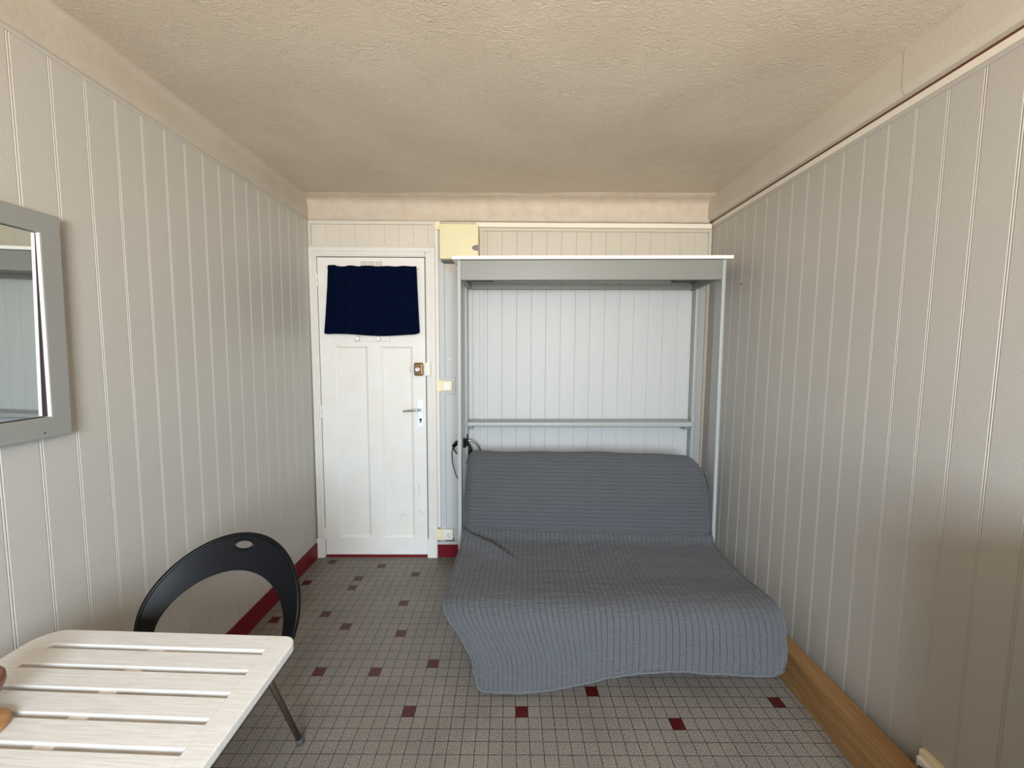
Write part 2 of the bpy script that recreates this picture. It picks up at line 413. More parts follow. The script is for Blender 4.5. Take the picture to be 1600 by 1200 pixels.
pl = groove_profile(1.1652, 0.0990, YF, YB + 0.02)
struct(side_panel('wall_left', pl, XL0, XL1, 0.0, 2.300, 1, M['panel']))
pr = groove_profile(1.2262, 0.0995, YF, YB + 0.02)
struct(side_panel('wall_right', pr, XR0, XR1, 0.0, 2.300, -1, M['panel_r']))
# outer masonry so no light leaks around the boards
b = MB(); b.box(XL0 - 0.15, XL0 - 0.031, YF - 0.1, YB + 0.15, -0.05, 2.55); struct(b.build('wall_left_masonry', M['plaster']))
b = MB(); b.box(XR1 + 0.031, XR1 + 0.15, YF - 0.1, YB + 0.15, -0.05, 2.55); struct(b.build('wall_right_masonry', M['plaster']))

# back wall: masonry behind, boards in front
b = MB(); b.box(XL0 - 0.15, XR1 + 0.15, YB + 0.05, YB + 0.16, -0.05, 2.55); struct(b.build('wall_back_masonry', M['plaster']))
pb = [(-0.478, 0.0)]
for q, d in groove_profile(-0.143 - 0.0973 * 3, 0.0973, -0.476, 1.335, w=0.0022, gap=0.0014, depth=0.0014, back=0.0009): pb.append((q, d))
struct(back_panel('wall_back', pb, YB + 0.010, 0.0, 1.945, M['panel_b'], thick=0.04))
struct(back_panel('wall_back_upper', pb, YB + 0.010, 1.945, 2.26, M['cream_boards'], thick=0.04))  # same boards continued upward in a warmer cream tone
# framed board panel over the door
po = groove_profile(-1.192, 0.0949, -1.305, -0.482, w=0.0020, gap=0.0006, depth=0.0013, back=0.0008)
t = thing('trim_over_door', (-0.89, YB, 2.08), kind='structure')
back_panel('board_panel', po, YB + 0.006, 2.086, 2.26, M['overdoor'], t)
b = MB(); b.box(-1.303, -0.484, YB - 0.006, YB + 0.01, 2.236, 2.258); b.box(-1.303, -0.484, YB - 0.006, YB + 0.01, 2.092, 2.106)
b.box(-1.303, -1.288, YB - 0.006, YB + 0.01, 2.106, 2.236); b.box(-0.500, -0.484, YB - 0.006, YB + 0.01, 2.106, 2.236)
b.build('panel_border', M['overdoor'], t, bevel=0.002)

# front wall with the window opening (behind the camera)
b = MB()
wx0, wx1, wz0, wz1 = -0.36, 0.76, 0.90, 2.14
b.box(XL0 - 0.15, wx0, YF - 0.2, YF, -0.05, 2.55); b.box(wx1, XR1 + 0.15, YF - 0.2, YF, -0.05, 2.55)
b.box(wx0, wx1, YF - 0.2, YF, -0.05, wz0); b.box(wx0, wx1, YF - 0.2, YF, wz1, 2.55)
struct(b.build('wall_front', M['frontwall']))
t = thing('window_1', (0.20, YF - 0.1, wz0), kind='structure')
b = MB(); zz = YF - 0.13
b.box(wx0, wx1, zz, zz + 0.06, wz0, wz0 + 0.05); b.box(wx0, wx1, zz, zz + 0.06, wz1 - 0.05, wz1)
for xx in (wx0, wx1 - 0.05, 0.175): b.box(xx, xx + 0.05, zz, zz + 0.06, wz0 + 0.05, wz1 - 0.05)
b.build('window_frame', M['white'], t, bevel=0.004)
b = MB(); b.box(-1.6, 1.6, YF - 0.2, YB + 0.2, -0.12, -0.001); struct(b.build('floor_slab', M['plaster']))

# unseen box added on the right to shade the lower right wall
b = MB(); b.box(1.0, 1.33, -0.30, 0.68, 0, 1.09); struct(b.build('added_shade_box', M['frontwall'], bevel=0.004))

# plaster bands between boards and ceiling
def fillet(x_or_y, zc, r, n=6):
    return [(r * (1 - math.sin(a)), -r * (1 - math.cos(a))) for a in [math.pi / 2 * k / n for k in range(n + 1)]]
def soft_strip(name, m, rows, along, a0, a1, step=0.03, amp=0.003):
    """rows = (cross position, z); swept along an axis with a hand-plastered wobble"""
    b = MB(); n = int((a1 - a0) / step); k = len(rows)
    for i in range(n + 1):
        a = a0 + (a1 - a0) * i / n
        for j, (p, z) in enumerate(rows):
            w = amp * noise.noise(Vector((a * 3.1, j * 0.4, 1.7 if along == 'y' else 5.2)))
            if j == 0 or j == k - 1: w *= 0.3
            b.v.append((p + w, a, z + w * 0.6) if along == 'y' else (a, p + w, z + w * 0.6))
    for i in range(n):
        for j in range(k - 1):
            b.f.append((i * k + j, i * k + j + 1, (i + 1) * k + j + 1, (i + 1) * k + j))
    return struct(b.build(name, m, smooth=True))
rows = [(-1.335, 2.262), (-1.2975, 2.262), (-1.2950, 2.268), (-1.2950, 2.31), (-1.2955, 2.36), (-1.294, 2.380), (-1.289, 2.389), (-1.280, 2.395), (-1.262, 2.3995), (-1.25, 2.42)]
soft_strip('trim_1', M['plaster'], rows, 'y', YF, YB + 0.05)
rows = [(2.86, 2.258), (2.792, 2.258), (2.786, 2.264), (2.784, 2.30), (2.784, 2.345), (2.778, 2.366), (2.762, 2.382), (2.735, 2.391), (2.68, 2.400), (2.66, 2.42)]
soft_strip('trim_2', M['plaster_b'], rows, 'x', -1.33, 1.30, amp=0.005)
# boxed beam along the right wall, two lengths with a joint
t = thing('trim_3', (1.30, 1.4, 2.26), kind='structure')
def beam(y0, y1, dx):
    bb = MB()
    pts = [(1.285 + dx, 2.44), (1.285 + dx, 2.292), (1.287 + dx, 2.284), (1.298 + dx, 2.268), (1.345, 2.270), (1.36, 2.44)]
    bb.prism(pts, 1, y0, y1); return bb.build('beam_length', M['trimbeam'], t)
M['trimbeam'] = mat('cream_beam_paint', (0.56, 0.51, 0.43, 1), 0.6, bump=0.3, bscale=60, var=0.05, vscale=6)
beam(1.4395, 2.81, 0.0); beam(YF, 1.4385, -0.0012)
b = MB(); b.box(1.322, 1.35, YF, 2.80, 2.2625, 2.2705); struct(b.build('trim_4', M['redline']))
b = MB(); b.box(1.323, 1.35, YF, 1.716, 2.239, 2.2625); b.box(1.323, 1.35, 1.719, 2.80, 2.239, 2.2625); struct(b.build('trim_5', M['trim'], bevel=0.001))
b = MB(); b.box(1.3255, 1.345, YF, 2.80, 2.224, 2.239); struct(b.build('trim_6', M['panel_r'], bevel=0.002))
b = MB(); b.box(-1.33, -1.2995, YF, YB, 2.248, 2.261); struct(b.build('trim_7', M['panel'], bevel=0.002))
# cream rail above the boards on the back wall
b = MB(); b.box(-0.215, 1.315, YB - 0.018, YB + 0.02, 2.220, 2.248); struct(b.build('trim_8', M['trim'], bevel=0.002))
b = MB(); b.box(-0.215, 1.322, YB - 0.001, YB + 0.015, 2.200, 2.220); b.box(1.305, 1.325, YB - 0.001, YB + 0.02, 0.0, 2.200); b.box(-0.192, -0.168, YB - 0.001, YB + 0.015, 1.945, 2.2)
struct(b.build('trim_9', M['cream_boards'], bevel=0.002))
b = MB(); b.box(-0.192, -0.168, YB - 0.001, YB + 0.015, 0.12, 1.945); struct(b.build('trim_15', M['panel_b'], bevel=0.002))

# baseboards
b = MB(); b.box(-1.33, -1.3035, YF, YB - 0.006, 0, 0.107); struct(b.build('baseboard_left', M['red'], bevel=0.001))
b = MB(); b.box(-0.494, 1.30, YB - 0.006, YB + 0.02, 0, 0.092); struct(b.build('baseboard_back', M['red'], bevel=0.001))
b = MB(); b.box(-0.494, 1.30, YB - 0.012, YB + 0.02, 0.092, 0.113); struct(b.build('trim_10', M['panel_b'], bevel=0.002))
b = MB(); b.box(1.195, 1.264, YF, 2.30, 0, 0.155); struct(b.build('baseboard_right', M['pine'], bevel=0.003))

# ------------------------------------------------------------------ door
d = thing('door_1', (-0.905, YB, 0), kind='structure')
LX0, LX1, LZ0, LZ1 = -1.251, -0.553, 0.017, 2.025
yl = 2.796       # leaf face
def leaf():
    bb = MB()
    th = 0.035
    pan = [(-1.150, -0.938, 0.140, 1.449), (-0.854, -0.640, 0.140, 1.449)]
    zt = 1.449
    bb.box(LX0, -1.150, yl, yl + th, LZ0, LZ1); bb.box(-0.640, LX1, yl, yl + th, LZ0, LZ1)
    bb.box(-0.938, -0.854, yl, yl + th, 0.140, zt)
    bb.box(-1.150, -0.640, yl, yl + th, LZ0, 0.140); bb.box(-1.150, -0.640, yl, yl + th, zt, 1.56); bb.box(-1.150, -0.640, yl, yl + th, 1.93, LZ1)
    for (x0, x1, z0, z1) in pan + [(-1.150, -0.640, 1.56, 1.93)]:
        bb.box(x0, x1, yl + 0.010, yl + th - 0.004, z0, z1)
        q = 0.014   # bevelled moulding round the field
        for (a, b_, c_, d_) in (((x0, z0), (x1, z0), (x1 - q, z0 + q), (x0 + q, z0 + q)), ((x1, z0), (x1, z1), (x1 - q, z1 - q), (x1 - q, z0 + q)),
                                ((x1, z1), (x0, z1), (x0 + q, z1 - q), (x1 - q, z1 - q)), ((x0, z1), (x0, z0), (x0 + q, z0 + q), (x0 + q, z1 - q))):
            bb.hexa([(a[0], yl - 0.003, a[1]), (b_[0], yl - 0.003, b_[1]), (b_[0], yl + 0.014, b_[1]), (a[0], yl + 0.014, a[1])],
                    [(d_[0], yl + 0.006, d_[1]), (c_[0], yl + 0.006, c_[1]), (c_[0], yl + 0.014, c_[1]), (d_[0], yl + 0.014, d_[1])])
    return bb.build('door_leaf', M['door'], d, bevel=0.0015)
leafo = leaf()
b = MB()
y0, y1 = YB - 0.014, YB + 0.03
b.box(-1.300, LX0 - 0.004, y0 + 0.006, y1, 0, 2.088); b.box(LX1 + 0.007, -0.486, y0 + 0.006, y1, 0, 2.088)
b.box(LX0 - 0.004, LX1 + 0.004, y0 + 0.006, y1, LZ1 + 0.005, 2.088)
# raised outer band and inner bead
b.box(-1.303, -1.279, y0, y1, 0, 2.090); b.box(-0.512, -0.484, y0, y1, 0, 2.090); b.box(-1.279, -0.512, y0, y1, 2.062, 2.090)
b.box(-1.266, -1.258, y0 + 0.002, y1, 0, 2.040); b.box(-0.546, -0.538, y0 + 0.002, y1, 0, 2.040); b.box(-1.266, -0.538, y0 + 0.002, y1, 2.036, 2.044)
b.build('door_casing', M['casing'], d, bevel=0.002)
b = MB(); b.box(-1.309, -1.262, YB - 0.022, YB + 0.02, 0, 0.134); b.build('plinth_block', M['door'], d, bevel=0.003)
b = MB(); b.box(-0.552, -0.486, YB - 0.022, YB + 0.02, 0, 0.132); b.build('plinth_block', M['door'], d, bevel=0.003)
b = MB(); b.box(LX0, LX1, YB - 0.004, YB + 0.045, 0, 0.014); b.build('threshold', M['red'], d)
b = MB(); b.box(-1.27, -0.53, YB + 0.036, YB + 0.049, 0, 2.04); b.build('door_backing', M['dark'], d)
for hz in (1.877, 1.011, 0.172):
    b = MB(); b.tube([(-1.254, yl - 0.008, hz - 0.042), (-1.254, yl - 0.008, hz - 0.001)], 0.0085, 12); b.tube([(-1.254, yl - 0.008, hz + 0.001), (-1.254, yl - 0.008, hz + 0.042)], 0.0078, 12)
    b.build('hinge', M['door'], d, smooth=False, bevel=0.001)
# vent grille with slots
b = MB(); vx0, vx1, vz0, vz1 = -0.975, -0.812, 1.945, 2.003
b.box(vx0, vx1, yl - 0.008, yl, vz0, vz1); g = b.build('vent_grille', M['ivory'], d, bevel=0.002)
b = MB()
for k in range(3):
    xx = vx0 + 0.008 + k * 0.050
    for q in range(4): b.box(xx, xx + 0.045, yl - 0.0088, yl - 0.0078, vz1 - 0.012 - q * 0.011, vz1 - 0.008 - q * 0.011)
b.build('vent_slots', M['scuff'], g)
# small shutter board with two knobs
b = MB(); b.box(-1.03, -0.785, yl - 0.012, yl, 1.480, 1.516); sh = b.build('shutter_bar', M['door'], d, bevel=0.002)
for kx in (-0.990, -0.853):
    b = MB(); b.lathe([(0.004, 0.0), (0.006, 0.008), (0.012, 0.014), (0.0165, 0.022), (0.0165, 0.028), (0.012, 0.035), (0.004, 0.038)], (kx, yl - 0.012, 1.498), 'Y', 24)
    b.build('knob', M['white'], sh, smooth=True)
# rim lock with cylinder
b = MB(); b.box(-0.657, -0.575, yl - 0.010, yl, 1.278, 1.315); lk = b.build('lock_plate', M['steel'], d, bevel=0.001)
b = MB(); b.box(-0.626, -0.566, yl - 0.030, yl - 0.001, 1.256, 1.342); lb = b.build('lock_body', M['brass'], lk, bevel=0.009, segs=3)
b = MB(); b.lathe([(0.017, 0.0), (0.017, 0.009), (0.014, 0.012), (0.008, 0.012), (0.002, 0.010)], (-0.601, yl - 0.030, 1.297), 'Y', 28); b.build('lock_cylinder', M['chrome'], lk, smooth=True)
b = MB(); b.box(-0.566, -0.550, yl - 0.012, yl - 0.002, 1.282, 1.318); b.build('bolt', M['steel'], lk, bevel=0.001)
b = MB(); b.box(-0.551, -0.517, YB - 0.034, YB - 0.008, 1.256, 1.345); b.build('lock_keeper', M['ivory'], d, bevel=0.002)
# handle plate, lever, keyhole
def stadium(cx, z0, z1, r, n=12):
    p = [(cx + r * math.cos(a), z1 - r + r * math.sin(a)) for a in [math.pi * k / n for k in range(n + 1)]]
    p += [(cx + r * math.cos(a), z0 + r + r * math.sin(a)) for a in [math.pi + math.pi * k / n for k in range(n + 1)]]
    return p
hx = -0.590
b = MB(); b.prism(stadium(hx, 0.896, 1.108, 0.0185), 1, yl - 0.007, yl); hp = b.build('handle_plate', M['plate'], d, bevel=0.002)
b = MB(); b.lathe([(0.0095, 0), (0.0095, 0.036), (0.006, 0.040)], (hx - 0.001, yl - 0.006, 1.030), 'Y', 20)
b.tube([(hx, yl - 0.042, 1.030), (hx - 0.02, yl - 0.046, 1.029), (hx - 0.06, yl - 0.047, 1.026), (hx - 0.108, yl - 0.044, 1.020)], [0.0085, 0.0082, 0.0075, 0.0062], 14)
b.build('lever_handle', M['chrome'], hp, smooth=True)
b = MB(); b.prism(stadium(hx, 0.938, 0.962, 0.0042), 1, yl - 0.0082, yl - 0.006); b.lathe([(0.0088, 0), (0.0088, 0.0013)], (hx, yl - 0.0068, 0.960), 'Y', 20); b.build('keyhole', M['dark'], hp)
b = MB()
for z in (1.098, 0.905): b.lathe([(0.0035, 0), (0.003, 0.0015)], (hx, yl - 0.007, z), 'Y', 12)
b.build('screw', M['grey'], hp)
# scuffs on the door paint
b = MB()
b.tube([(-0.715 + 0.026 * math.cos(a) - 0.0, yl + 0.0105, 0.265 + 0.032 * math.sin(a)) for a in [math.radians(180 - 12 * k) for k in range(13)]], 0.0011, 5)
b.tube([(-0.612, yl - 0.0002, 0.44), (-0.606, yl - 0.0002, 0.475), (-0.610, yl - 0.0002, 0.51)], 0.0009, 5)
b.tube([(-0.617, yl - 0.0002, 0.33), (-0.600, yl - 0.0002, 0.322), (-0.585, yl - 0.0002, 0.30)], 0.0009, 5)
b.build('scuff_mark', M['scuff'], d)

# navy cloth over the door pane
def curtain():
    t = thing('door_curtain', (-0.885, 2.765, 1.53), 'navy blue cotton curtain gathered over the top of the white door', 'curtain')
    bb = MB(); nx, nz = 120, 60
    for j in range(nz + 1):
        v = j / nz
        for i in range(nx + 1):
            u = i / nx
            xt = -1.166 + u * 0.570; xb = -1.207 + u * 0.626
            e = v ** 1.1; x = xt * (1 - e) + xb * e
            zt = 1.963 + 0.003 * math.sin(u * 31) * (1 - u * 0.6) + (0.004 if u < 0.09 else 0)
            zb = 1.522 + 0.006 * math.sin(u * 7 + 0.5) + (0.010 * max(0, (u - 0.93) / 0.07) ** 2) + (0.006 * max(0, (0.03 - u) / 0.03))
            z = zt * (1 - v) + zb * v
            dec = 1 - 0.75 * min(1, u / 0.55)
            y = 2.758 + 0.0075 * math.sin(u * 42 + 0.8 * math.sin(v * 2.2)) * (0.25 + dec) * (0.5 + 0.5 * v) + 0.004 * math.sin(u * 12 + v) + 0.003 * noise.noise(Vector((u * 6, v * 5, 0)))
            if v < 0.07: y -= 0.004 * math.sin(v / 0.07 * math.pi)
            bb.v.append((x, y, z))
    for j in range(nz):
        for i in range(nx):
            a = j * (nx + 1) + i; bb.f.append((a, a + 1, a + nx + 2, a + nx + 1))
    bb.build('cloth', M['bluecloth'], t, smooth=True, solid=0.002)
    bb = MB(); bb.tube([(-1.176, 2.766, 1.952), (-0.590, 2.766, 1.952)], 0.0035, 10); bb.build('curtain_wire', M['white'], t, smooth=True)
    bb = MB()
    for x in (-1.178, -0.590):
        bb = MB(); bb.tube([(x, 2.768, 1.952), (x, 2.797, 1.952)], 0.003, 8)
        bb.build('hook', M['white'], t, smooth=True)
curtain()

# strip, junction trunking, switch, socket, box on the back wall
b = MB(); b.box(-0.483, -0.461, YB - 0.012, YB + 0.02, 0.214, 2.200); struct(b.build('trim_11', M['casing'], bevel=0.002))
b = MB(); b.box(-0.482, -0.446, YB - 0.022, YB + 0.012, 2.200, 2.252); struct(b.build('trim_12', M['cream'], bevel=0.002))
b = MB(); b.box(-0.461, -0.425, YB - 0.004, YB + 0.012, 0.113, 2.2); struct(b.build('trim_13', M['panel_b'], bevel=0.003))

t = thing('light_switch', (-0.42, YB, 1.13), 'cream rocker light switch on a trunking stub beside the door frame', 'light switch')
b = MB(); b.box(-0.440, -0.358, YB - 0.002, YB + 0.008, 1.132, 1.244); b.build('back_plate', M['panel_b'], t, bevel=0.002)
b = MB(); b.box(-0.482, -0.440, YB - 0.020, YB + 0.004, 1.152, 1.226); b.build('trunking_stub', M['cream'], t, bevel=0.002)
b = MB(); b.box(-0.447, -0.375, YB - 0.026, YB - 0.002, 1.153, 1.223); b.build('switch_surround', M['cream'], t, bevel=0.006, segs=3)
b = MB(); b.box(-0.434, -0.384, YB - 0.031, YB - 0.02, 1.161, 1.214); b.build('rocker', M['ivory'], t, bevel=0.003)

t = thing('wall_socket', (-0.43, YB, 0.127), 'cream wall socket low beside the door frame above the red baseboard', 'socket')
b = MB(); b.box(-0.486, -0.440, YB - 0.022, YB + 0.004, 0.128, 0.203); b.build('trunking_stub', M['cream'], t, bevel=0.002)
b = MB(); b.box(-0.442, -0.376, YB - 0.026, YB + 0.004, 0.130, 0.202); b.build('socket_frame', M['ivory'], t, bevel=0.004)
b = MB(); b.lathe([(0.022, 0), (0.022, 0.002), (0.0195, 0.002), (0.019, -0.004)], (-0.409, YB - 0.0265, 0.166), 'Y', 28); b.build('socket_well', M['ivory'], t)
b = MB()
for (px_, pz_) in ((-0.418, 0.164), (-0.400, 0.164), (-0.409, 0.156)): b.lathe([(0.0028, 0), (0.0026, 0.0010)], (px_, YB - 0.0286, pz_), 'Y', 10)
b.lathe([(0.0028, 0), (0.002, 0.007)], (-0.409, YB - 0.027, 0.176), 'Y', 10); b.build('contact', M['grey'], t)
b = MB(); b.box(-0.446, -0.372, YB - 0.008, YB + 0.01, 0.120, 0.129); struct(b.build('trim_14', M['red']))

t = thing('fuse_box', (-0.313, 2.80, 1.994), 'pale yellow fuse box fixed high on the wall beside the door', 'fuse box')
b = MB(); b.box(-0.433, -0.193, 2.672, 2.81, 1.994, 2.206); bx = b.build('cover', M['yellow'], t, bevel=0.003)
b = MB(); n = 14
pts = [(-0.1925, 2.080), (-0.1925, 2.043)] + [(-0.1925 - 0.040 * math.sin(math.pi * k / n), 2.0615 - 0.0185 * math.cos(math.pi * k / n)) for k in range(1, n)]
b.prism(pts, 1, 2.6705, 2.673); b.build('finger_notch', M['grey'], t)
b = MB(); b.box(-0.430, -0.196, 2.70, 2.81, 1.990, 1.996); b.build('base_plate', M['grey'], t)

# ------------------------------------------------------------------ wall mirror
t = thing('wall_mirror', (-1.29, 0.84, 1.18), 'grey framed wall mirror hanging on the left wall', 'mirror')
xf, xb = -1.275, -1.3035
def mirror_frame():
    bb = MB()
    oy0, oy1t, oy1b, oz0, oz1 = 0.44, 1.234, 1.221, 1.180, 1.798
    iy0, iy1, iz0, iz1 = 0.496, 1.174, 1.238, 1.742
    O = [(oy0, oz0), (oy1b, oz0), (oy1t, oz1), (oy0, oz1)]; I = [(iy0, iz0), (iy1 - 0.004, iz0), (iy1 + 0.004, iz1), (iy0, iz1)]
    def ring(bb, A, B, x0, x1):     # rectangular ring between outlines A and B, welded corners
        o = len(bb.v)
        bb.v += [(x0, *p) for p in A] + [(x0, *p) for p in B] + [(x1, *p) for p in A] + [(x1, *p) for p in B]
        for k in range(4):
            n = (k + 1) % 4
            bb.f += [(o + k, o + n, o + 4 + n, o + 4 + k), (o + 8 + k, o + 8 + n, o + 12 + n, o + 12 + k), (o + k, o + n, o + 8 + n, o + 8 + k), (o + 4 + k, o + 4 + n, o + 12 + n, o + 12 + k)]
    bb = MB(); ring(bb, O, I, xb, xf); fr = bb.build('mirror_frame', M['frame3'], t, bevel=0.003)
    def inset(q): return [(p[0] + (q if p[0] < 0.835 else -q), p[1] + (q if p[1] < 1.49 else -q)) for p in I]
    J = inset(0.0012); bb = MB(); bb.hexa([(xf - 0.0105, *I[1]), (xf - 0.0105, *I[2]), (xf - 0.0105, *J[2]), (xf - 0.0105, *J[1])], [(xf - 0.0008, *I[1]), (xf - 0.0008, *I[2]), (xf - 0.0008, *J[2]), (xf - 0.0008, *J[1])])
    bb.build('inner_edge', M['white'], fr)
    bb = MB(); ring(bb, I, inset(0.0006), xf - 0.024, xf - 0.0108); bb.build('rebate', M['rebate'], fr)
    zz0, zz1 = iz0 - 0.008, iz1 + 0.008
    bb = MB(); bb.hexa([(xf - 0.0215, iy0 - 0.01, zz0), (xf - 0.0185, iy0 - 0.01, zz0), (xf - 0.0185, iy1 + 0.01, zz0), (xf - 0.0215, iy1 + 0.01, zz0)],
                       [(xf - 0.0150, iy0 - 0.01, zz1), (xf - 0.0120, iy0 - 0.01, zz1), (xf - 0.0120, iy1 + 0.01, zz1), (xf - 0.0150, iy1 + 0.01, zz1)])
    bb.build('mirror_glass', M['mirror'], t)
    bb = MB(); bb.lathe([(0.0025, 0), (0.002, 0.0006)], (xf, 1.148, 1.196), 'X', 10); bb.build('screw', M['dark'], fr)
mirror_frame()

# ------------------------------------------------------------------ canopy unit
t = thing('bed_canopy', (0.46, 2.58, 0), 'grey painted timber canopy standing over the sofa against the boarded wall', 'canopy')
b = MB(); b.hexa([(-0.313, 2.335, 1.921), (1.232, 2.335, 1.934), (1.262, 2.80, 1.934), (-0.316, 2.80, 1.921)], [(-0.313, 2.335, 1.940), (1.232, 2.335, 1.953), (1.262, 2.80, 1.953), (-0.316, 2.80, 1.940)])
b.build('top_board', M['white'], t, bevel=0.003)
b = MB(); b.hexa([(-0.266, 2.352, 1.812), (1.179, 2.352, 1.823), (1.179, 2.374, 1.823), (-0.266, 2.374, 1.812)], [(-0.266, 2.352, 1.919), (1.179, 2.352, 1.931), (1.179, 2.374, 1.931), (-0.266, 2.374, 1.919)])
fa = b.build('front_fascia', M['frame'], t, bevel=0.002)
b = MB(); b.lathe([(0.0028, 0), (0.002, 0.0006)], (1.165, 2.352, 1.862), 'Y', 10); b.build('screw', M['dark'], fa)
def post(x0t, x0b, w, y0, y1, z1, nm='front_post'):
    bb = MB(); bb.hexa([(x0b, y0, 0), (x0b + w, y0, 0), (x0b + w, y1, 0), (x0b, y1, 0)], [(x0t, y0, z1), (x0t + w, y0, z1), (x0t + w, y1, z1), (x0t, y1, z1)])
    return bb.build(nm, M['frame2'], t, bevel=0.005, segs=3)
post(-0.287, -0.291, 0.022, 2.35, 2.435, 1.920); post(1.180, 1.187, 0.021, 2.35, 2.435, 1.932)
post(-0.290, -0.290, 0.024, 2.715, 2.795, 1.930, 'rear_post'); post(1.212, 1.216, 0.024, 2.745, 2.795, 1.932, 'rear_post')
# side boards under the top
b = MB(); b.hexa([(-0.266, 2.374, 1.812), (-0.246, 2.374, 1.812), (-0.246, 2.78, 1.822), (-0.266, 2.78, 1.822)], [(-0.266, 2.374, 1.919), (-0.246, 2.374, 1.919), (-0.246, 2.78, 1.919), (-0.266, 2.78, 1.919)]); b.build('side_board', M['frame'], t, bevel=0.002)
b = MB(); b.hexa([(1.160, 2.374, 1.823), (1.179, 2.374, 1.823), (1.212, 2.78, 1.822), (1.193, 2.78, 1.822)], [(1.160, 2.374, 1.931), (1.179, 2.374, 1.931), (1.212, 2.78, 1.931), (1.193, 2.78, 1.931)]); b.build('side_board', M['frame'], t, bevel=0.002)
b = MB(); b.hexa([(-0.246, 2.76, 1.820), (1.193, 2.76, 1.826), (1.193, 2.782, 1.826), (-0.246, 2.782, 1.820)], [(-0.246, 2.76, 1.857), (1.193, 2.76, 1.862), (1.193, 2.782, 1.862), (-0.246, 2.782, 1.857)])
b.build('rear_rail', M['frame'], t, bevel=0.003)
b = MB(); b.box(1.06, 1.19, 2.70, 2.76, 1.868, 1.90); b.build('metal_bracket', M['grey'], t, bevel=0.002)
b = MB(); b.box(-0.24, -0.10, 2.70, 2.76, 1.868, 1.892); b.build('metal_bracket', M['grey'], t, bevel=0.002)
# shelf across the back
b = MB(); b.hexa([(-0.266, 2.655, 0.938), (1.190, 2.655, 0.938), (1.205, 2.79, 0.940), (-0.266, 2.79, 0.940)], [(-0.266, 2.655, 0.966), (1.190, 2.655, 0.972), (1.205, 2.79, 0.972), (-0.266, 2.79, 0.966)])
b.build('rear_shelf', M['frame2'], t, bevel=0.009, segs=4)
for x in (-0.262, 1.150):
    b = MB(); b.box(x, x + 0.034, 2.70, 2.79, 0.915, 0.939); b.build('shelf_bracket', M['frame'], t, bevel=0.004)

